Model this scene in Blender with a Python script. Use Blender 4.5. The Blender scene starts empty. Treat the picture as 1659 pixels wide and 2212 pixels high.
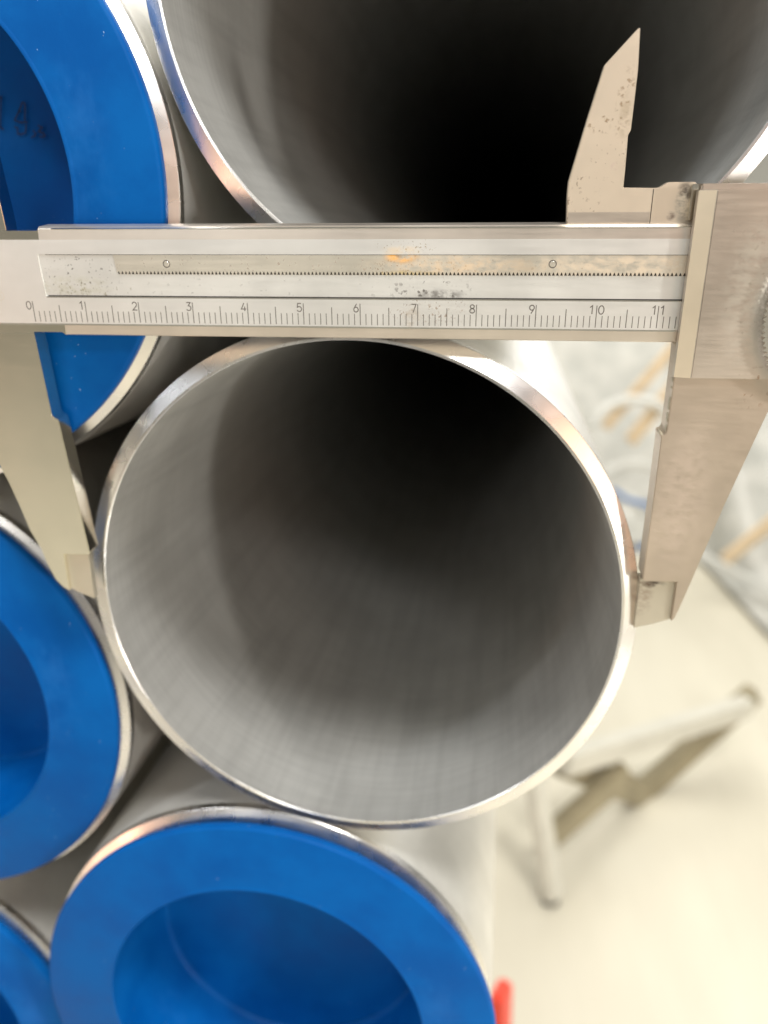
import bpy, bmesh, math, random
from mathutils import Vector, Matrix, noise
random.seed(4)
PI = math.pi
MM = 0.001
sc = bpy.context.scene
COL = sc.collection

# ------------------------------------------------------------------ camera
RW = ((0.98899, -0.04713, 0.14029), (0.14800, 0.31496, -0.93749), (0.0, 0.94793, 0.31847))
cam = bpy.data.cameras.new('camera'); cam_o = bpy.data.objects.new('camera', cam); COL.objects.link(cam_o)
mw = Matrix(RW).to_4x4(); mw.translation = Vector((28.404, -144.685, 69.880)) * MM
cam_o.matrix_world = mw
cam.sensor_fit = 'VERTICAL'; cam.sensor_height = 5.55; cam.sensor_width = 4.16
cam.lens = 5.55 * 1693.85 / 2212
cam.clip_start = 0.01; cam.clip_end = 60
cam.dof.use_dof = True; cam.dof.focus_distance = 0.130; cam.dof.aperture_fstop = 1.8
sc.camera = cam_o
# ------------------------------------------------------------------ world and exposure
w = bpy.data.worlds.new('World'); sc.world = w; w.use_nodes = True
w.node_tree.nodes['Background'].inputs[0].default_value = (0.86, 0.84, 0.78, 1)
w.node_tree.nodes['Background'].inputs[1].default_value = 0.28
sc.view_settings.view_transform = 'Standard'; sc.view_settings.look = 'None'
sc.view_settings.exposure = 0.12; sc.view_settings.gamma = 1.0
# ------------------------------------------------------------------ workshop lamps, plus unseen fills and glint panels
def area(name, loc, target, sx, sy, power, col):
    l = bpy.data.lights.new(name, 'AREA'); l.shape = 'RECTANGLE'; l.size = sx; l.size_y = sy
    l.energy = power; l.color = col
    o = bpy.data.objects.new(name, l); COL.objects.link(o); o.location = loc
    o.rotation_euler = (Vector(target) - Vector(loc)).to_track_quat('-Z', 'Y').to_euler()
    return o
area('ceiling_lamp', (0.3, 2.2, 2.6), (0.3, 2.2, 0), 3.0, 3.6, 115, (1.0, 0.97, 0.90))
area('key_ceiling_lamp', (0.75, -0.80, 2.3), (0, 0, 0), 0.6, 0.6, 62, (1.0, 0.99, 0.96))
area('front_lamp', (0.55, -2.0, 1.45), (0, 0, 0), 0.40, 0.40, 13, (1.0, 0.98, 0.95))
area('window_light', (2.0, 9.6, 1.6), (1.0, 0, 0), 9.0, 3.6, 300, (1.0, 0.99, 0.95))
area('glint_strip', (-1.4, -0.7, 1.2), (0, 0, 0), 0.10, 1.3, 9, (0.92, 0.96, 1.0))  # unseen strip, added for crisp glints on the bevelled ends
area('rim_glint_panel', (-0.62, -1.75, 0.45), (0, 0, 0), 0.22, 0.22, 2.2, (1.0, 0.99, 0.97))  # unseen panel behind the camera, added for the lower pipe's rim glint
area('low_glint_panel', (1.0, -0.16, -0.82), (0, 0, 0), 0.40, 0.16, 2.0, (1.0, 0.99, 0.97))  # unseen panel near the floor, added only for the right rim's highlight
area('skin_tone_fill', (1.0, -1.3, 0.25), (0, 0, 0), 0.6, 0.5, 2.5, (1.0, 0.55, 0.34))  # added warm fill, standing in for skin reflected in the metal
area('side_lamp', (1.75, -1.0, -0.1), (0, 0, 0), 0.15, 0.15, 14, (1.0, 0.95, 0.88))
area('skin_tone_fill', (-1.1, -0.9, -0.35), (0, 0, 0), 0.3, 0.5, 1.6, (1.0, 0.55, 0.36))  # second added warm fill, also for the reflected skin colour

# ------------------------------------------------------------------ helpers
def link(o, parent=None):
    COL.objects.link(o)
    if parent: o.parent = parent
    return o
def empty(name, label, cat, loc=(0, 0, 0), group=None):
    o = bpy.data.objects.new(name, None); o.empty_display_size = 0.02
    COL.objects.link(o); o.location = loc
    o['label'] = label; o['category'] = cat
    if group: o['group'] = group
    return o
def tag(o, label, cat, group=None):
    o['label'] = label; o['category'] = cat
    if group: o['group'] = group
    return o
def obj(name, bm, mat, parent=None, smooth=None, kind=None, mats=None):
    me = bpy.data.meshes.new(name); bmesh.ops.recalc_face_normals(bm, faces=bm.faces[:])
    bm.to_mesh(me); bm.free()
    if smooth is not None:
        for p in me.polygons: p.use_smooth = True
        me.set_sharp_from_angle(angle=math.radians(smooth))
    me.materials.append(mat)
    for m in (mats or []): me.materials.append(m)
    o = link(bpy.data.objects.new(name, me), parent)
    if kind: o['kind'] = kind
    return o
def lathe(prof, seg=224, close=False, closed_loop=False):
    """profile [(r, y)] in mm turned about the y axis"""
    bm = bmesh.new(); rings = []
    for r, y in prof:
        if r < 1e-6:
            rings.append([bm.verts.new((0, y*MM, 0))])
        else:
            rings.append([bm.verts.new((r*MM*math.cos(2*PI*k/seg), y*MM, r*MM*math.sin(2*PI*k/seg))) for k in range(seg)])
    pairs = list(zip(rings, rings[1:])) + ([(rings[-1], rings[0])] if closed_loop else [])
    for a, b in pairs:
        for k in range(seg):
            j = (k+1) % seg
            if len(a) == 1: bm.faces.new((a[0], b[k], b[j]))
            elif len(b) == 1: bm.faces.new((a[k], b[0], a[j]))
            else: bm.faces.new((a[k], b[k], b[j], a[j]))
    return bm
def prism(poly, y0, y1, bev=0.0, bm=None):
    """polygon of (x, z) in mm, extruded from y0 to y1"""
    own = bmesh.new()
    f = [own.verts.new((x*MM, y0*MM, z*MM)) for x, z in poly]
    b = [own.verts.new((x*MM, y1*MM, z*MM)) for x, z in poly]
    own.faces.new(f); own.faces.new(b[::-1]); n = len(poly)
    for k in range(n): own.faces.new((f[k], b[k], b[(k+1) % n], f[(k+1) % n]))
    bmesh.ops.recalc_face_normals(own, faces=own.faces[:])
    if bev:
        bmesh.ops.bevel(own, geom=own.edges[:], offset=bev*MM, segments=2, affect='EDGES', clamp_overlap=True)
    if bm is None: return own
    me = bpy.data.meshes.new('t'); own.to_mesh(me); own.free(); bm.from_mesh(me); bpy.data.meshes.remove(me)
    return bm
def ribbon(paths, width, y0, th, bm=None):
    bm = bm or bmesh.new()
    for path in paths:
        P = [Vector((x, 0, z)) for x, z in path]; n = len(P); L = []; R = []
        for k in range(n):
            a = (P[k]-P[k-1]).normalized() if k else (P[1]-P[0]).normalized()
            b = (P[k+1]-P[k]).normalized() if k < n-1 else a
            t = (a+b).normalized(); nn = Vector((-t.z, 0, t.x)); s = 1/max(0.4, nn.dot(Vector((-a.z, 0, a.x))))
            L.append(P[k]+nn*width/2*s); R.append(P[k]-nn*width/2*s)
        for k in range(n-1):
            vs = []
            for yy in (y0, y0+th):
                for q in (L[k], R[k], R[k+1], L[k+1]): vs.append(bm.verts.new((q.x*MM, yy*MM, q.z*MM)))
            bm.faces.new(vs[0:4])
            for i in range(4): bm.faces.new((vs[i], vs[4+i], vs[4+(i+1) % 4], vs[(i+1) % 4]))
    return bm
def tube(pts, rad, seg=10, bm=None, cap=True):
    bm = bm or bmesh.new(); rings = []; P = [Vector(p) for p in pts]; up = Vector((0.13, 0.2, 0.97))
    for k, p in enumerate(P):
        t = (P[min(k+1, len(P)-1)] - P[max(k-1, 0)]).normalized()
        a = t.cross(up).normalized(); b = t.cross(a).normalized()
        rings.append([bm.verts.new((p + (a*math.cos(2*PI*i/seg) + b*math.sin(2*PI*i/seg))*rad)*MM) for i in range(seg)])
    for r0, r1 in zip(rings, rings[1:]):
        for i in range(seg): bm.faces.new((r0[i], r1[i], r1[(i+1) % seg], r0[(i+1) % seg]))
    if cap: bm.faces.new(rings[0]); bm.faces.new(rings[-1])
    return bm
def bar(a, b, wd, ht, bm=None, bev=2.0):
    """rectangular bar from a to b (mm)"""
    own = bmesh.new()
    a = Vector(a); b = Vector(b); t = (b-a).normalized(); s = t.cross(Vector((0, 0, 1)))
    s = s.normalized() if s.length > 1e-3 else Vector((1, 0, 0)); u = s.cross(t)
    v = [own.verts.new((p + s*sx*wd/2 + u*sz*ht/2)*MM) for p in (a, b) for sx, sz in ((-1, -1), (1, -1), (1, 1), (-1, 1))]
    own.faces.new(v[0:4]); own.faces.new(v[4:8][::-1])
    for i in range(4): own.faces.new((v[i], v[4+i], v[4+(i+1) % 4], v[(i+1) % 4]))
    bmesh.ops.recalc_face_normals(own, faces=own.faces[:])
    if bev: bmesh.ops.bevel(own, geom=own.edges[:], offset=bev*MM, segments=2, affect='EDGES')
    if bm is None: return own
    me = bpy.data.meshes.new('t'); own.to_mesh(me); own.free(); bm.from_mesh(me); bpy.data.meshes.remove(me)
    return bm

# ------------------------------------------------------------------ materials
class NT:
    def __init__(s, name):
        s.m = bpy.data.materials.new(name); s.m.use_nodes = True; s.t = s.m.node_tree; s.n = s.t.nodes
        s.b = s.n['Principled BSDF']; s.tc = s.n.new('ShaderNodeTexCoord').outputs['Object']
    def L(s, a, b): s.t.links.new(a, b)
    def val(s, sock, v):
        if isinstance(v, bpy.types.NodeSocket): s.L(v, sock)
        elif v is not None: sock.default_value = v
    def mapping(s, scale=(1, 1, 1), loc=(0, 0, 0), rot=(0, 0, 0)):
        n = s.n.new('ShaderNodeMapping'); n.inputs['Scale'].default_value = scale
        n.inputs['Location'].default_value = loc; n.inputs['Rotation'].default_value = rot
        s.L(s.tc, n.inputs[0]); return n.outputs[0]
    def noise(s, vec, scale, detail=4, rough=.55):
        n = s.n.new('ShaderNodeTexNoise'); n.inputs['Scale'].default_value = scale
        n.inputs['Detail'].default_value = detail; n.inputs['Roughness'].default_value = rough
        s.L(vec, n.inputs['Vector']); return n.outputs['Fac']
    def ramp(s, fac, a, b, lo=0.0, hi=1.0):
        n = s.n.new('ShaderNodeMapRange'); n.clamp = True; n.interpolation_type = 'SMOOTHSTEP'
        s.L(fac, n.inputs[0]); n.inputs[1].default_value = a; n.inputs[2].default_value = b
        n.inputs[3].default_value = lo; n.inputs[4].default_value = hi; return n.outputs[0]
    def math(s, op, a, b=None, c=None):
        n = s.n.new('ShaderNodeMath'); n.operation = op
        s.val(n.inputs[0], a)
        if b is not None: s.val(n.inputs[1], b)
        if c is not None: s.val(n.inputs[2], c)
        return n.outputs[0]
    def mix(s, f, a, b):
        n = s.n.new('ShaderNodeMix'); n.data_type = 'RGBA'
        s.val(n.inputs[0], f); s.val(n.inputs[6], a); s.val(n.inputs[7], b); return n.outputs[2]
    def bump(s, h, strength, dist):
        n = s.n.new('ShaderNodeBump'); n.inputs['Strength'].default_value = strength
        n.inputs['Distance'].default_value = dist; s.L(h, n.inputs['Height'])
        s.L(n.outputs[0], s.b.inputs['Normal']); return n
    def sep(s):
        n = s.n.new('ShaderNodeSeparateXYZ'); s.L(s.tc, n.inputs[0]); return n.outputs
    def blob(s, cx, cz, rx, rz, soft=1.0):
        """1 inside an ellipse at (cx, cz) mm of the object, 0 outside"""
        x, y, z = s.sep()
        dx = s.math('MULTIPLY', s.math('SUBTRACT', x, cx*MM), 1/(rx*MM)); dz = s.math('MULTIPLY', s.math('SUBTRACT', z, cz*MM), 1/(rz*MM))
        d = s.math('ADD', s.math('MULTIPLY', dx, dx), s.math('MULTIPLY', dz, dz))
        return s.ramp(d, 1.0, max(0.0, 1-soft))
def col4(c): return (c[0], c[1], c[2], 1)

def metal(name, base, rough, metallic=1.0, grain=(60, 60, 60), gs=20, bumpd=0.00002, bstr=.3, var=.18, spots=None, rvar=.12, stains=None, streak=None):
    t = NT(name)
    v = t.mapping(grain); n = t.noise(v, gs, 5, .6)
    big = t.noise(t.tc, 45, 4, .6)
    c = t.mix(t.ramp(big, .3, .7), col4([x*(1-var) for x in base]), col4([min(1, x*(1+var*.4)) for x in base]))
    rr = t.math('ADD', t.math('MULTIPLY', t.math('SUBTRACT', n, .5), rvar*2), rough)
    rr = t.math('ADD', rr, t.math('MULTIPLY', t.math('SUBTRACT', big, .5), rvar))
    if streak:      # fine drawing / machining streaks and stray dust
        s1 = t.noise(t.mapping((.12, 3.0, .12)), 330, 4, .7); s2 = t.noise(t.mapping((1, .06, 1)), 260, 5, .65); ds = t.noise(t.tc, 700, 2, .5)
        c = t.mix(t.math('MULTIPLY', t.ramp(s1, .38, .66), streak), c, col4([x*.55 for x in base]))
        c = t.mix(t.math('MULTIPLY', t.ramp(s2, .42, .68), streak*1.1), c, col4([x*.5 for x in base]))
        c = t.mix(t.ramp(ds, .745, .79, 0, .45), c, (.75, .74, .70, 1))
    met = None
    mask = None
    for k, (cx, cz, rx, rz, sz, thr, colr) in enumerate(spots or []):
        vo = t.n.new('ShaderNodeTexVoronoi'); vo.inputs['Scale'].default_value = 1000/sz
        nzn = t.n.new('ShaderNodeTexNoise'); nzn.inputs['Scale'].default_value = 1100/sz; nzn.inputs['Detail'].default_value = 4; t.L(t.tc, nzn.inputs['Vector']); nz = nzn.outputs['Color']
        vm = t.n.new('ShaderNodeVectorMath'); vm.operation = 'MULTIPLY_ADD'
        t.L(nz, vm.inputs[0]); vm.inputs[1].default_value = (sz*MM*1.9,)*3; t.L(t.tc, vm.inputs[2]); t.L(vm.outputs[0], vo.inputs['Vector'])
        sepc = t.n.new('ShaderNodeSeparateColor'); t.L(vo.outputs['Color'], sepc.inputs[0])
        rnd = t.ramp(sepc.outputs[0], thr, thr+.25)
        inside = t.ramp(vo.outputs['Distance'], .52, .18)
        m = t.math('MULTIPLY', t.math('MULTIPLY', rnd, inside), t.blob(cx, cz, rx, rz, .9))
        c = t.mix(t.math('MULTIPLY', m, .9), c, col4(colr)); mask = m if mask is None else t.math('MAXIMUM', mask, m)
    for (cx, cz, rx, rz, colr, amt) in (stains or []):
        nn = t.ramp(t.noise(t.mapping((1, 1, 1.6)), 420, 4, .65), .34, .62)
        m = t.math('MULTIPLY', t.math('MULTIPLY', t.blob(cx, cz, rx, rz, 1.0), nn), amt)
        c = t.mix(m, c, col4(colr)); mask = m if mask is None else t.math('MAXIMUM', mask, m)
    t.L(c, t.b.inputs['Base Color'])
    if mask is not None:
        t.L(t.math('MULTIPLY', t.math('SUBTRACT', 1.0, mask), metallic), t.b.inputs['Metallic'])
        rr = t.math('MAXIMUM', rr, t.math('MULTIPLY', mask, .7))
    else: t.b.inputs['Metallic'].default_value = metallic
    t.L(t.math('MAXIMUM', rr, .06), t.b.inputs['Roughness'])
    t.bump(n, bstr, bumpd)
    return t.m
def plain(name, base, rough, var=.1, ns=30, bump=.1, bd=.001, spec=.5, grain=(1, 1, 1)):
    t = NT(name); n = t.noise(t.mapping(grain), ns, 5, .6)
    c = t.mix(t.ramp(n, .3, .7), col4([x*(1-var) for x in base]), col4([min(1, x*(1+var)) for x in base]))
    t.L(c, t.b.inputs['Base Color']); t.b.inputs['Roughness'].default_value = rough
    t.b.inputs['Specular IOR Level'].default_value = spec; t.bump(n, bump, bd); return t.m

M_outer = metal('pickled_steel', (.78, .77, .73), .40, metallic=.68, grain=(3, .15, 3), gs=500, var=.12, bstr=.25)
M_inner = metal('pipe_inside', (.63, .63, .605), .50, grain=(.15, 2.6, .15), gs=700, var=.08, rvar=.05, streak=.20, bstr=.45, bumpd=.00004, metallic=.65)
def bevel_mat():
    t = NT('machined_bevel'); x, y, z = t.sep()
    ang = t.math('ARCTAN2', z, x)
    def n1(scale, det):
        nn = t.n.new('ShaderNodeTexNoise'); nn.noise_dimensions = '1D'; nn.inputs['Scale'].default_value = scale; nn.inputs['Detail'].default_value = det
        t.L(ang, nn.inputs['W']); return nn.outputs['Fac']
    a = n1(1.6, 0); f = t.noise(t.tc, 160, 2)
    t.b.inputs['Metallic'].default_value = 1; t.L(t.ramp(f, .3, .7, .24, .32), t.b.inputs['Roughness'])
    t.L(t.mix(t.ramp(n1(2.4, 1), .35, .65), (.74, .73, .73, 1), (.92, .89, .84, 1)), t.b.inputs['Base Color'])
    t.bump(a, .5, .0010); return t.m
M_bevel = bevel_mat()
def blue_mat():
    t = NT('blue_plastic'); n = t.noise(t.tc, 60, 5, .6); f = t.noise(t.tc, 900, 3, .6); dust = t.noise(t.tc, 1400, 2, .5)
    c = t.mix(t.ramp(n, .3, .7), (.0, .070, .285, 1), (.0, .096, .350, 1))
    pale = t.math('MULTIPLY', t.ramp(t.noise(t.mapping((1, 1, .6)), 38, 6, .7), .58, .78), .25)
    c = t.mix(pale, c, (.03, .17, .50, 1))
    c = t.mix(t.ramp(dust, .755, .80, 0, .5), c, (.45, .62, .85, 1))
    t.L(c, t.b.inputs['Base Color']); t.L(t.ramp(n, .3, .7, .40, .58), t.b.inputs['Roughness'])
    t.b.inputs['Specular IOR Level'].default_value = .09
    t.bump(f, .25, .00008); return t.m
M_blue = blue_mat()
M_ink = plain('dark_ink', (.001, .012, .06), .6)
RUST = (.13, .07, .03); DARK = (.05, .04, .03); ORANGE = (.62, .27, .03); YEL = (.42, .30, .12)
SATIN = (.86, .865, .85); BROWNISH = (.62, .56, .49)  # slider brown has the warm skin reflection put into its base colour
M_beam = metal('satin_beam', SATIN, .42, grain=(.25, 1, 4), gs=300, var=.07, rvar=.08, metallic=.8,
               spots=[(72, 2.8, 9, 3.2, .55, .55, (.2, .15, .1)), (68, 13, 6, 2, .4, .62, (.25, .2, .12))],
               stains=[(69, 1.5, 2.0, 2.6, (.30, .24, .16), .6), (67, 12.3, 4, 1.2, (.65, .50, .30), .6)])
M_slot = metal('slot_floor', (.78, .79, .77), .48, grain=(.3, 1, 3), gs=300, var=.12, metallic=.75,
               spots=[(10, 8, 9, 5, .5, .72, DARK), (72, 6.0, 9, 2.6, .8, .5, DARK), (40, 6, 45, 4, .7, .88, DARK), (12, 5.8, 9, 2, .7, .6, (.16, .13, .06))],
               stains=[(74, 5.2, 5, 1.2, (.06, .05, .04), .8), (8, 6.2, 9, 2.4, (.36, .34, .22), .5)])
M_rack = metal('rack_strip', (.88, .84, .74), .34, grain=(.2, 1, 4), gs=300, var=.10, metallic=.85,
               spots=[(60, 10, 60, 3, .5, .82, RUST), (70, 9, 14, 2.4, .4, .55, RUST)],
               stains=[(67.2, 11.5, 3.6, 1.5, (.78, .36, .02), 1.0), (67.2, 11.6, 1.2, .5, (.10, .05, .02), 1.0), (76, 10, 18, 2.2, (.66, .46, .26), .6), (104, 10, 22, 3, (.66, .52, .36), .6), (68, 8.6, 7, .8, (.42, .32, .08), .8)])
M_jaw = metal('satin_jaw', (.86, .82, .71), .17, grain=(.3, 1, 3), gs=320, var=.07, metallic=1.0, bstr=.08, rvar=.06)
M_slider = metal('stained_slider_skin_tint', BROWNISH, .38, grain=(.25, 1, 3), gs=420, var=.16, metallic=.88, bstr=.6,
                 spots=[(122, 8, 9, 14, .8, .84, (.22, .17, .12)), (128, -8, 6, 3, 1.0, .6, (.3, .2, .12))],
                 stains=[(124, 6, 6, 14, (.42, .40, .33), .5), (129, -9, 7, 1.5, (.20, .15, .09), .6)])  # first entry paints the shaded recess round the thumb wheel
M_slider_jaw = metal('stained_jaw_skin_tint', (.60, .52, .44), .38, grain=(.25, 1, 3), gs=420, var=.16, metallic=.88, bstr=.6,  # base colour carries the same warm reflection as the slider
                 spots=[(127, -11, 4, 3, 1.0, .6, (.34, .24, .16))], stains=[(118, -30, 6, 18, (.52, .42, .34), .4)])
M_tip = metal('grimy_tip', (.60, .56, .46), .5, gs=260, var=.12, metallic=.7,
              stains=[(115, -48.4, 3.4, 1.2, (.05, .035, .02), 1.0), (113.2, -51.0, 3.2, 5.5, (.20, .13, .08), .6)])
M_upjaw = metal('upper_jaw_steel', (.68, .60, .49), .46, gs=240, var=.10, metallic=.72,
                spots=[(101.8, 33.5, 1.8, 6.5, .75, .30, (.22,.14,.07)), (98.5, 31.2, 3.4, 1.8, .7, .45, (.22,.14,.07)), (97, 22.5, 5, 1.4, .6, .6, RUST),
                       (96, 18, 5, 4, .6, .72, RUST), (100, 26, 5, 4, .4, .85, RUST)],
                stains=[(101.9, 32, 1.2, 4, (.34, .27, .18), .7), (112.3, 20, 1.7, 4, (.07, .055, .04), 1.0), (101, 25, .8, .8, (.5, .38, .34), .8), (110.5, 17.6, .9, .9, (.12, .08, .06), 1.0)])
M_edge = metal('tinted_edge', (.78, .71, .63), .34, grain=(.2, 1, 4), gs=320, var=.10, metallic=.85)  # same steel as the rails; the bevels' darker reflection is in the colour
M_cham = metal('brightened_chamfer', (.86, .76, .60), .40, gs=240, var=.06, metallic=.8)  # lighter base paints in the brightness this slanted face reflects
M_bright = metal('polished_edge', (.88, .87, .84), .22, gs=200, var=.04)
M_engrave = plain('engraved_black', (.11, .10, .09), .7)
M_gap = plain('dark_gap', (.03, .025, .02), .8)  # near-black; shade between the rack teeth put into the colour
M_floor = None

# ------------------------------------------------------------------ pipes
RO, RI, SET = 57.15, 53.85, 1.15
def end_profile():
    # ring from bore to outside: narrow land then bevel
    return [(RI, .12), (RI+.10, 0.0), (RI+.55, 0.0), (RI+.62, .03), (RO-.08, SET-.04), (RO, SET+.08), (RO, 3.0)]
me_body = None
def make_pipe(label):
    t = empty('steel_pipe', label, 'pipe', group='stack of steel pipes')
    obj('outer_wall', lathe([(RO, 3.0), (RO, 12), (RO, 60), (RO, 300), (RO, 2600), (50, 2600), (0, 2600)]), M_outer, t, 40)
    obj('bore', lathe([(RI, .12), (RI, 20), (RI, 60), (RI, 200), (RI, 600), (RI, 2598), (40, 2598), (0, 2598)]), M_inner, t, 40)
    obj('bevelled_end', lathe(end_profile(), 256), M_bevel, t, 20)
    return t
def dup(root, label):
    r = root.copy(); COL.objects.link(r); r['label'] = label
    for ch in root.children:
        c = ch.copy(); COL.objects.link(c); c.parent = r
    return r
PIPES = [
 ('open steel pipe being measured between the caliper jaws', (0, 0, 0)),
 ('open dark steel pipe at the top above the caliper beam', (21.9, 1.6, 116.1)),
 ('steel pipe with the blue cap marked in pen, upper left behind the caliper', (-88.2, .6, 80.5)),
 ('steel pipe with blue cap at left below the fixed jaw', (-112.8, 5.6, -34.2)),
 ('steel pipe with blue cap at the bottom under the open measured pipe', (-23.7, -.1, -111.7)),
 ('steel pipe in the bottom left corner with only a sliver of blue cap showing', (-137.5, 7.5, -147.5)),
 ('steel pipe glimpsed at the left edge behind the fixed jaw', (-205.0, 26.0, 45.0)),
]
p0 = make_pipe(PIPES[0][0]); pipes = [p0]
for lab, loc in PIPES[1:]: pipes.append(dup(p0, lab))
for p, (lab, loc) in zip(pipes, PIPES): p.location = Vector(loc)*MM
for k, p in enumerate(pipes): p.rotation_euler = (0, 0.37*k, 0)     # each pipe rolled a little differently

# ------------------------------------------------------------------ blue caps
def wob(bm, amp):
    for v in bm.verts:
        d = noise.noise(v.co*40)*amp*MM
        v.co.y += d
    return bm
def make_cap(label):
    t = empty('pipe_cap', label, 'pipe cap', group='blue plastic caps in the pipe ends')
    # flange plate with rounded rim, its cup wall and the cup floor
    obj('flange', wob(lathe([(38.7, -2.2), (38.55, -2.9), (38.7, -3.2), (39.0, -3.25), (39.3, -3.1), (39.6, -3.0), (54.9, -3.0), (55.4, -2.8), (55.6, -2.4), (55.6, -.75), (55.3, -.45), (54.0, -.3), (53.5, -.3)], 256), .12), M_blue, t, 50)
    obj('cup_wall', lathe([(38.7, -2.2), (38.5, 3), (36.4, 22.8), (36.0, 23.8), (35.2, 24.2)], 192), M_blue, t, 50)
    fl = obj('cup_floor', wob(lathe([(35.2, 24.2), (33.0, 24.4), (20, 24.0), (8, 24.2), (0, 24.3)], 192), .5), M_blue, t, 60)
    return t
CAPS = [
 ('blue plastic cap with pen writing in its recess, upper left', 2, 0),
 ('blue plastic cap at the left edge, below the fixed jaw', 3, 1),
 ('blue plastic cap at the bottom centre under the open pipe', 4, 2),
 ('blue plastic cap cut off in the bottom left corner', 5, 3),
 ('blue plastic cap hidden behind the fixed jaw at the left edge', 6, 4),
]
c0 = make_cap(CAPS[0][0]); caps = [c0] + [dup(c0, c[0]) for c in CAPS[1:]]
for c, (lab, k, r) in zip(caps, CAPS):
    c.location = (Vector(PIPES[k][1]) + (Vector((.8, -1.7, -1.4)) if k == 4 else Vector((0, 0, 0))))*MM
caps[2].scale = (1.037, 1.0, 1.037)
# handwriting on the floor of the upper left cap: 14,3
wr = [[(8.4, 18.6), (9.5, 18.9), (10.6, 19.4), (10.0, 16.5), (9.4, 13.7)], [(7.6, 13.8), (9.4, 13.7), (10.2, 13.2)],
      [(15.2, 18.3), (15.8, 17.9), (15.5, 16.2), (15.2, 14.8)], [(15.2, 18.3), (14.2, 16.6), (12.9, 14.9), (14.2, 14.5), (15.8, 14.5)],
      [(14.0, 16.4), (14.6, 16.7)], [(12.7, 13.7), (13.4, 13.4), (13.2, 12.3), (14.2, 12.2), (15.1, 12.6), (15.4, 14.1)],
      [(16.8, 12.9), (17.3, 12.3), (16.9, 11.8), (16.1, 11.6)],
      [(18.0, 13.9), (18.9, 13.4), (18.0, 12.7), (18.9, 12.4), (19.4, 11.9), (18.8, 11.6), (18.0, 11.8)]]
o = obj('handwriting', ribbon(wr, .26, 23.45, .05), M_ink, c0)

# ------------------------------------------------------------------ vernier caliper
cal = empty('vernier_caliper', 'worn steel vernier caliper measuring the open pipe', 'caliper')
MC = ((0.99952, -0.030873, 0.002017), (0.030937, 0.996813, -0.073527), (0.000259, 0.073554, 0.997291))
m4 = Matrix(MC).to_4x4(); m4.translation = Vector((-56.362, -8.659, 57.159))*MM
cal.matrix_world = m4
X0, X1 = -24.0, 140.0
def beam_bar(name, prof, x0, x1, mat, x0s=None):
    """extrude a (y, z) profile along x; x0 may differ per profile point"""
    bm = bmesh.new(); a = []; b = []
    for k, (y, z) in enumerate(prof):
        a.append(bm.verts.new(((x0s[k] if x0s else x0)*MM, y*MM, z*MM))); b.append(bm.verts.new((x1*MM, y*MM, z*MM)))
    bm.faces.new(a); bm.faces.new(b[::-1]); n = len(prof)
    for k in range(n): bm.faces.new((a[k], b[k], b[(k+1) % n], a[(k+1) % n]))
    return obj(name, bm, mat, cal)
TH = 4.0
# upper rail, scale rail, slot floor (butted, each a real bar)
beam_bar('upper_rail', [(0, 11.78), (0, 14.22), (TH, 14.22), (TH, 11.78)], 3.3, X1, M_beam)
beam_bar('upper_bevel', [(.03, 14.22), (.16, 15.95), (.25, 16.06), (.75, 16.38), (TH, 16.6), (TH, 14.22)], 3.3, X1, M_edge)
beam_bar('scale_rail', [(0, 4.55), (0, -.36), (TH, -.36), (TH, 4.55)], 3.3, X1, M_beam)
beam_bar('lower_bevel', [(.04, -.36), (.16, -2.16), (.34, -2.3), (TH, -2.3), (TH, -.36)], 5.42, X1, M_edge)
beam_bar('slot_floor', [(.20, 4.55), (.20, 11.78), (TH-.03, 11.78), (TH-.03, 4.55)], 2.35, X1, M_slot)
# bright burnished arrises along the rails
beam_bar('bright_arris', [(.10, 15.88), (.09, 16.02), (.30, 16.13), (.34, 15.98)], 5.8, X1-22, M_bright)
beam_bar('bright_arris', [(-.015, -.22), (-.015, -.50), (.05, -.52), (.05, -.22)], X0, X1-22, M_bright)
beam_bar('bright_arris', [(-.010, 4.36), (-.010, 4.56), (.3, 4.60), (.3, 4.36)], 2.9, X1-22, M_bright)
# fixed end block: flat plate with the fixed lower jaw and fixed upper jaw
fixed = [(X0, -.35), (3.3, -.35), (3.3, 4.55), (2.8, 4.62), (2.5, 11.78), (3.3, 11.78), (3.3, 14.22), (X0, 14.22)]
obj('fixed_head', prism(fixed, 0, TH), M_beam, cal)
obj('fixed_head_edge', prism([(X0, 14.22), (3.3, 14.22), (3.3, 15.75), (2.8, 15.70), (-2.66, 15.70), (X0, 15.7)], .10, TH-.01), M_jaw, cal)
obj('lower_shoulder', prism([(X0, -.355), (3.3, -.36), (5.42, -.365), (5.42, -2.30), (4.85, -1.86), (4.6, -1.80), (-.60, -1.80), (-.82, -2.0), (X0, -2.0)], .06, TH-.02), M_jaw, cal)
low = [(X0, -2.0), (-.82, -2.0), (-.50, -9.8), (-.18, -17.6), (.15, -18.1), (.95, -18.45), (1.02, -19.0), (1.9, -33), (2.75, -46.6), (2.55, -47.15), (-2.95, -47.3),
       (-3.2, -55.9), (-4.5, -55.1), (-5.83, -53.4), (-6.9, -50.2), (-7.83, -46.2), (-9.34, -42.5), (-10.64, -36.7), (-11.9, -31.8), (-13.5, -27.0), (-17.5, -17), (X0, -5)]
obj('fixed_jaw', prism(low, .055, TH, .12), M_jaw, cal)
obj('fixed_jaw_tip', prism([(-3.1, -47.2), (1.9, -47.0), (1.55, -58.1), (-1.8, -56.7), (-3.3, -55.85)], 1.1, 2.66, .04), M_tip, cal)
up = [(X0, 15.7), (-2.66, 15.7), (-2.85, 19.7), (-3.2, 24), (-3.6, 30), (-3.9, 44), (-8.6, 38.5), (-10.4, 31), (-13.0, 21), (X0, 19)]
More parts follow.
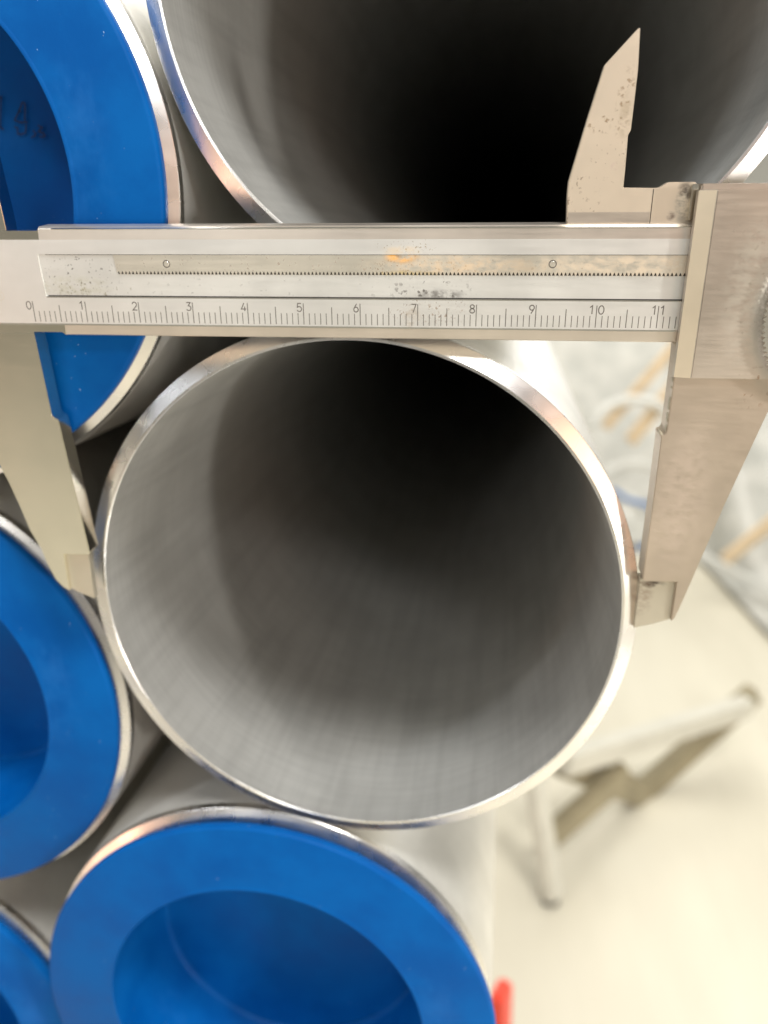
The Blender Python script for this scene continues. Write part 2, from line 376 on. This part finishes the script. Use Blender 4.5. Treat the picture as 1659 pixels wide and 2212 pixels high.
obj('fixed_upper_jaw', prism(up, .3, TH, .1), M_jaw, cal)
# rack with its teeth and pins
def rack():
    top, root, tip = 11.74, 8.95, 8.42
    pts = [(16.45, top)]
    pts.append((16.85, 8.75)); x = 17.2; pitch = .655
    while x < 118:
        pts += [(x, root), (x+pitch*.30, tip+random.uniform(-.03, .06)), (x+pitch*.55, tip+random.uniform(-.03, .06)), (x+pitch*.85, root)]
        x += pitch
    pts += [(x, tip), (x, top)]
    return prism(pts[::-1], .03, .215)
rk = obj('rack', rack(), M_rack, cal)
for px, pz in ((26.06, 10.2), (92.23, 10.3)):
    bm = lathe([(.0, -.02), (.42, -.02), (.50, .06), (.50, .3)], 28)
    o = obj('pin', bm, M_rack, rk, 40); o.location = (px*MM, .01*MM, pz*MM)
    bm = lathe([(.50, -.01), (.66, -.01), (.66, .2), (.50, .2)], 28, closed_loop=True)
    o = obj('pin_ring', bm, M_engrave, rk); o.location = (px*MM, .02*MM, pz*MM)
obj('slot_groove', prism([(3.2, 4.57), (3.2, 4.75), (118, 4.75), (118, 4.57)], .16, .215), M_gap, cal)
obj('rail_groove', prism([(4.0, 11.70), (4.0, 11.79), (118, 11.79), (118, 11.70)], .005, .028), M_gap, cal)
obj('tooth_shade', prism([(17.0, 8.46), (17.0, 9.0), (118, 9.0), (118, 8.46)], .15, .212), M_gap, cal)  # dark strip painting the shade between the rack teeth
# graduations
for k in range(0, 114):
    x = float(k)
    z1 = 3.68 if k % 10 == 0 else (3.05 if k % 5 == 0 else 1.98)
    wd = .125 if k % 5 else .14
    z0 = .06
    o = obj('scale_mark', ribbon([[(x, z0), (x, z1)]], wd, -.012, .012), M_engrave, cal)
DIG = {
 '0': [[(.5+.46*math.sin(a), .5+.5*math.cos(a)) for a in [2*PI*i/16 for i in range(17)]]],
 '1': [[(.15, .78), (.55, 1.0), (.55, 0)]],
 '2': [[(.08, .74), (.14, .9), (.32, .99), (.6, .99), (.82, .88), (.88, .7), (.8, .52), (.08, 0), (.92, 0)]],
 '3': [[(.1, 1), (.85, 1), (.42, .6), (.68, .58), (.88, .44), (.9, .24), (.74, .06), (.45, 0), (.2, .04), (.06, .16)]],
 '4': [[(.6, 1), (.05, .25), (.95, .25)], [(.7, .55), (.7, 0)]],
 '5': [[(.85, 1), (.2, 1), (.12, .52), (.4, .62), (.7, .58), (.9, .4), (.88, .2), (.7, .04), (.42, 0), (.18, .06), (.06, .18)]],
 '6': [[(.62, 1), (.3, .66), (.08, .36), (.12, .14), (.32, .01), (.62, .01), (.86, .14), (.9, .34), (.76, .54), (.5, .6), (.24, .52)]],
 '7': [[(.08, 1), (.92, 1), (.4, 0)]],
 '8': [[(.5, .54), (.22, .62), (.14, .8), (.26, .95), (.5, 1), (.74, .95), (.86, .8), (.78, .62), (.5, .54), (.18, .44), (.06, .24), (.2, .05), (.5, 0), (.8, .05), (.94, .24), (.82, .44), (.5, .54)]],
 '9': [[(.38, 0), (.7, .34), (.92, .64), (.88, .86), (.68, .99), (.38, .99), (.14, .86), (.1, .66), (.24, .46), (.5, .4), (.76, .48)]],
}
def numeral(ch, x, z=2.28, h=1.38, wd=.95):
    paths = [[(x+a*wd, z+b*h) for a, b in p] for p in DIG[ch]]
    obj('numeral', ribbon(paths, .165, -.012, .012), M_engrave, cal)
numeral('0', -1.28)
for k in range(1, 10): numeral(str(k), k*10-1.18)
numeral('1', 98.75); numeral('0', 100.28)
numeral('1', 108.9); numeral('1', 110.25)
# small registered mark cut off by the frame edge
ring = [[(-6.0+.75*math.cos(a), 4.6+.75*math.sin(a)) for a in [2*PI*i/24 for i in range(25)]], [(-6.25, 4.2), (-6.25, 5.05), (-5.95, 5.0), (-5.85, 4.8), (-6.0, 4.62), (-6.25, 4.6)], [(-6.0, 4.62), (-5.75, 4.2)]]
obj('trade_mark', ribbon(ring, .07, -.012, .012), M_rack, cal)

# slider: frame with chamfered front edge, moving jaw, upper jaw, thumb wheel
def frame_mesh():
    bm = bmesh.new()
    y0 = -2.5
    # front plate polygon with the chamfer strip along its left edge
    xl, xc, xr, zt, zb = 113.45, 116.0, 150.0, 21.45, -7.8
    prof = [(xl, -1.2), (xl, TH+1.0)]
    def V(x, y, z): return bm.verts.new((x*MM, y*MM, z*MM))
    A = [V(xl, -1.6, zb), V(xc, y0, zb), V(xr, y0, zb), V(xr, 1.0, zb), V(xl, 1.0, zb)]
    B = [V(xl, -1.6, zt), V(xc, y0, zt), V(xr, y0, zt), V(xr, 1.0, zt), V(xl, 1.0, zt)]
    B2 = [V(xl+.1, -1.0, zt+.45), V(xc, -1.9, zt+.45), V(xr, -1.9, zt+.45), V(xr, 1.0, zt+.45), V(xl+.1, 1.0, zt+.45)]
    n = 5
    for k in range(n): bm.faces.new((A[k], A[(k+1) % n], B[(k+1) % n], B[k])); bm.faces.new((B[k], B[(k+1) % n], B2[(k+1) % n], B2[k]))
    bm.faces.new(A); bm.faces.new(B2)
    return bm
# keep the beam visible inside: frame sits in front of the beam from y=-2.5 to -0.1 and wraps round top and bottom
def frame2():
    bm = bmesh.new()
    xl, xc, xr, zt, zb = 113.45, 116.0, 150.0, 21.45, -7.75
    def V(x, y, z): return bm.verts.new((x*MM, y*MM, z*MM))
    sec = [(xl+.05, -.06), (xl+.05, -1.86), (xc, -2.46), (xc+.05, -2.5), (xr, -2.5), (xr, -.06)]
    zs = [zb, zt]
    R0 = [V(x, y, zb) for x, y in sec]; R1 = [V(x, y, zt) for x, y in sec]
    n = len(sec)
    for k in range(n): bm.faces.new((R0[k], R0[(k+1) % n], R1[(k+1) % n], R1[k]))
    bm.faces.new(R0); bm.faces.new(R1)
    bmesh.ops.recalc_face_normals(bm, faces=bm.faces[:])
    bmesh.ops.bevel(bm, geom=bm.edges[:], offset=.14*MM, segments=2, affect='EDGES')
    return bm
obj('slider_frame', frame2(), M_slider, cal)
ch = bmesh.new(); vs = [ch.verts.new((x*MM, y*MM, z*MM)) for z in (-7.7, 21.40) for x, y in ((113.45, -1.95), (115.95, -2.53), (115.95, -2.40), (113.45, -1.80))]
ch.faces.new(vs[0:4]); ch.faces.new(vs[4:8])
for k in range(4): ch.faces.new((vs[k], vs[(k+1) % 4], vs[4+(k+1) % 4], vs[4+k]))
obj('front_chamfer', ch, M_cham, cal)
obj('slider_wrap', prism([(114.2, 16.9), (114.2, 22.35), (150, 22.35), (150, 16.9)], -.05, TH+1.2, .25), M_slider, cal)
obj('slider_wrap', prism([(114.3, -2.45), (114.3, -7.6), (150, -7.6), (150, -2.45)], -.05, TH+1.2, .1), M_slider_jaw, cal)
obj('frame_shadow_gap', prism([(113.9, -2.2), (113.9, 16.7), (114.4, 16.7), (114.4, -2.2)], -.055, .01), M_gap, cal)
low = [(113.9, -2.9), (114.0, -8.3), (113.97, -17.7), (113.75, -18.3), (113.05, -18.6), (113.2, -19.1), (113.25, -33), (113.25, -47.0), (113.55, -47.45), (119.55, -47.3),
       (119.6, -55.9), (120.15, -55.2), (120.65, -53.4), (122.1, -47.3), (125.7, -31.7), (128.0, -22.7), (130.4, -13.4), (132.0, -7.7), (132, -2.9)]
obj('moving_jaw', prism(low, 0, 5.0, .12), M_slider_jaw, cal)
obj('moving_jaw_tip', prism([(112.95, -47.4), (119.65, -47.2), (119.7, -55.85), (116.5, -57.2), (113.0, -58.3)], .9, 3.4, .08), M_tip, cal)
# burrs along the old jaw edge
bm = bmesh.new()
for k in range(26):
    z = random.uniform(-18.4, -2.6); s = random.uniform(.12, .35)
    prism([(113.95-s*.5, z-s), (113.95+s*.2, z-s*.8), (113.95+s*.3, z+s), (113.95-s*.2, z+s*.7)], 0.3, 1.2+s, .03, bm)
prism([(112.75, -17.6), (113.3, -18.1), (113.6, -18.8), (113.0, -18.5)], .1, 1.8, .05, bm)
obj('burr', bm, M_tip, cal, kind='stuff')
upj = [(102.75, 43.95), (102.4, 43.7), (98.06, 39.1), (97.9, 38.5), (96.1, 31.6), (94.0, 22.8), (93.95, 21), (94.2, 16.0), (118, 16.0), (118, 21.9), (114.2, 21.9), (113.7, 22.6), (109.7, 22.6), (109.2, 22.4), (108.4, 21.85), (108.0, 21.75), (102.65, 21.85),
       (102.65, 24.7), (102.55, 29.4), (102.9, 30.1), (102.98, 33.7), (103.05, 38.4)]
obj('upper_jaw', prism(upj, 1.9, TH-.3, .1), M_upjaw, cal)
# ground step lines on the upper jaw root
obj('upper_jaw_step', prism([(107.3, 16.0), (107.3, 21.6), (107.42, 21.6), (107.42, 16.0)], 1.87, 1.95), M_gap, cal)
obj('upper_jaw_block', prism([(113.0, 17), (113.0, 22.3), (114.1, 22.3), (114.1, 17)], .8, TH-.5, .1), M_jaw, cal)
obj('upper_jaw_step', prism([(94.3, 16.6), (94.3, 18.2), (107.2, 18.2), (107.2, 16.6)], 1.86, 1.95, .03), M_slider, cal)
# knurled thumb wheel at the frame edge
wh = bmesh.new(); N = 118; R1_, R2_ = 16.0, 15.4
ringv = []
for yy, sk in ((-4.6, 0.0), (-2.55, .035)):
    rr = []
    for k in range(N*2):
        a = 2*PI*k/(N*2)+sk; r = R1_ if k % 2 else R2_
        rr.append(wh.verts.new((r*math.cos(a)*MM, yy*MM, r*math.sin(a)*MM)))
    ringv.append(rr)
for k in range(N*2): wh.faces.new((ringv[0][k], ringv[0][(k+1) % (N*2)], ringv[1][(k+1) % (N*2)], ringv[1][k]))
wh.faces.new(ringv[0]); wh.faces.new(ringv[1])
o = obj('thumb_wheel', wh, M_bright, cal); o.location = (141.2*MM, 0, 2.8*MM)

# ------------------------------------------------------------------ setting
FZ = -900
def floor_mat():
    t = NT('beige_floor')
    n = t.noise(t.mapping((1, .25, 1), rot=(0, 0, .7)), 3.0, 5, .6); f = t.noise(t.tc, 40, 4)
    c = t.mix(t.ramp(n, .3, .7), (.60, .56, .45, 1), (.72, .68, .56, 1))
    c = t.mix(t.ramp(f, .70, .75, 0, .3), c, (.35, .3, .24, 1))
    t.L(c, t.b.inputs['Base Color']); t.b.inputs['Roughness'].default_value = .5; return t.m
M_floor = floor_mat()
bm = bmesh.new()
bm.faces.new([bm.verts.new(v) for v in ((-12, -8, FZ*MM), (12, -8, FZ*MM), (12, 14, FZ*MM), (-12, 14, FZ*MM))])
o = obj('floor', bm, M_floor); o['kind'] = 'structure'
bm = bmesh.new()
bm.faces.new([bm.verts.new(v) for v in ((-12, 10, FZ*MM), (12, 10, FZ*MM), (12, 10, 5), (-12, 10, 5))])
o = obj('far_wall', bm, plain('white_wall', (.8, .8, .78), .8)); o['kind'] = 'structure'

# pale metal trestle standing on the floor
M_white = plain('pale_painted_steel', (.60, .58, .50), .45, var=.06)
M_shaded = plain('shaded_painted_steel', (.29, .25, .16), .5, var=.12)  # same pale paint, with the shade of unlit undersides put into its colour
tr = empty('trestle', 'blurred pale folding trestle standing on the beige floor', 'trestle', (.15, .852, FZ*MM))
def tbar(name, a, b, wd, ht, mat):
    off = Vector((150, 852, FZ)); return obj(name, bar(Vector(a)-off, Vector(b)-off, wd, ht), mat, tr)
tbar('top_bar', (150, 900, -676), (516, 1230, -750), 30, 36, M_white)
tbar('diagonal_brace', (536, 1262, -738), (322, 1132, -892), 26, 44, M_shaded)
tbar('cross_brace', (150, 925, -690), (330, 1134, -897), 24, 50, M_shaded)
tbar('lower_bar', (138, 902, -818), (262, 990, -744), 22, 40, M_shaded)
leg = tbar('leg', (106, 880, -690), (147, 852, -889), 34, 20, M_white)
foot = obj('rubber_foot', bar(Vector((0, 0, 0)), Vector((3, 0, -10)), 26, 24, bev=1), plain('black_rubber', (.03, .03, .025), .8), leg)
foot.location = Vector((-9, 4, 10))*MM

# wrapped bundle in the far background: film sheet, orange battens, white hose loops
def film_mat():
    t = NT('clear_film_sheet'); n = t.noise(t.mapping((1, 1, 1)), 9, 6, .6)
    t.L(t.mix(t.ramp(n, .35, .65), (.44, .44, .40, 1), (.58, .57, .52, 1)), t.b.inputs['Base Color'])
    t.b.inputs['Roughness'].default_value = .3; t.bump(n, .4, .03); return t.m
bm = bmesh.new(); NX, NY = 60, 40; g = []
for j in range(NY+1):
    row = []
    for i in range(NX+1):
        u = i/NX; v = j/NY
        x = 180+u*2600; 
        # skirt on the floor then climbing pile
        yf = 2450 if x < 680 else (2450-(x-680)*9 if x < 780 else 1550); y = yf+v*(3500-yf)
        z = FZ+6+ (0 if v < .30 else (v-.30)/.70*1150)
        z += 45*noise.noise(Vector((x*.006, y*.006, 3)))*(0.3+v)+8
        row.append(bm.verts.new((x*MM, y*MM, max(z, FZ+3)*MM)))
    g.append(row)
for j in range(NY):
    for i in range(NX): bm.faces.new((g[j][i], g[j][i+1], g[j+1][i+1], g[j+1][i]))
o = obj('plastic_sheet', bm, film_mat(), None, 80); tag(o, 'crumpled grey plastic film heaped over the goods in the background', 'plastic sheet')
M_or = plain('orange_batten', (.72, .57, .38), .6, var=.1)
M_hose = plain('white_hose', (.62, .62, .58), .35, var=.05)
BAT = [('orange batten nearest the grey slider jaw, tilted up to the right', (330, 2150, -420), (560, 2280, -150), 30),
       ('wider orange batten running up to the caliper slider', (400, 2130, -455), (640, 2260, -150), 40),
       ('short orange batten at the right picture edge below the moving jaw', (700, 2120, -800), (900, 2200, -640), 42)]
for lab, a, b, wd in BAT:
    o = obj('wooden_batten', bar(a, b, 14, wd), M_or); tag(o, lab, 'batten', 'orange battens on the plastic sheet')
def arc(c, r, a0, a1, tilt=0.4, n=22):
    return [(c[0]+r*math.cos(a), c[1]+tilt*r*math.sin(a), c[2]+r*math.sin(a)*.8) for a in [a0+(a1-a0)*i/n for i in range(n+1)]]
for lab, c, r, a0, a1, rad in [('upper white hose loop behind the measured pipe', (405, 2080, -430), 120, .1, 2.9, 14),
                               ('middle white hose loop crossing behind the caliper jaw', (420, 2060, -600), 110, .2, 2.6, 13),
                               ('lower small white hose loop beside the pipe rim', (385, 2040, -650), 60, .0, 3.0, 15)]:
    o = obj('hose', tube(arc(c, r, a0, a1), rad), M_hose, None, 60); tag(o, lab, 'hose', 'white hose loops on the plastic sheet')
o = obj('cable', tube([(345, 2000, -560), (390, 2000, -590), (440, 2000, -600), (480, 2000, -640), (460, 1990, -700), (425, 1985, -735)], 7), plain('blue_cable', (.05, .16, .42), .5), None, 60)
tag(o, 'thin blue cable curling behind the caliper jaw', 'cable')
o = obj('strap', bar((640, 2080, -775), (860, 2000, -860), 26, 10), M_hose); tag(o, 'white flat strap slanting down at the right edge', 'strap')

# red bracket of the pipe rack, below the lowest pipe
rr_ = empty('rack_post', 'red painted steel rack post at the bottom beside the lowest pipe', 'rack post', (.03, .37, FZ*MM))
off = Vector((30, 370, FZ)); M_red = plain('red_paint', (.72, .06, .03), .4)
obj('post', bar(Vector((66, 380, -900))-off, Vector((52, 352, -508))-off, 12, 20, bev=2), M_red, rr_)
obj('cross_arm', bar(Vector((38, 352, -560))-off, Vector((-400, 352, -560))-off, 30, 40), M_red, rr_)
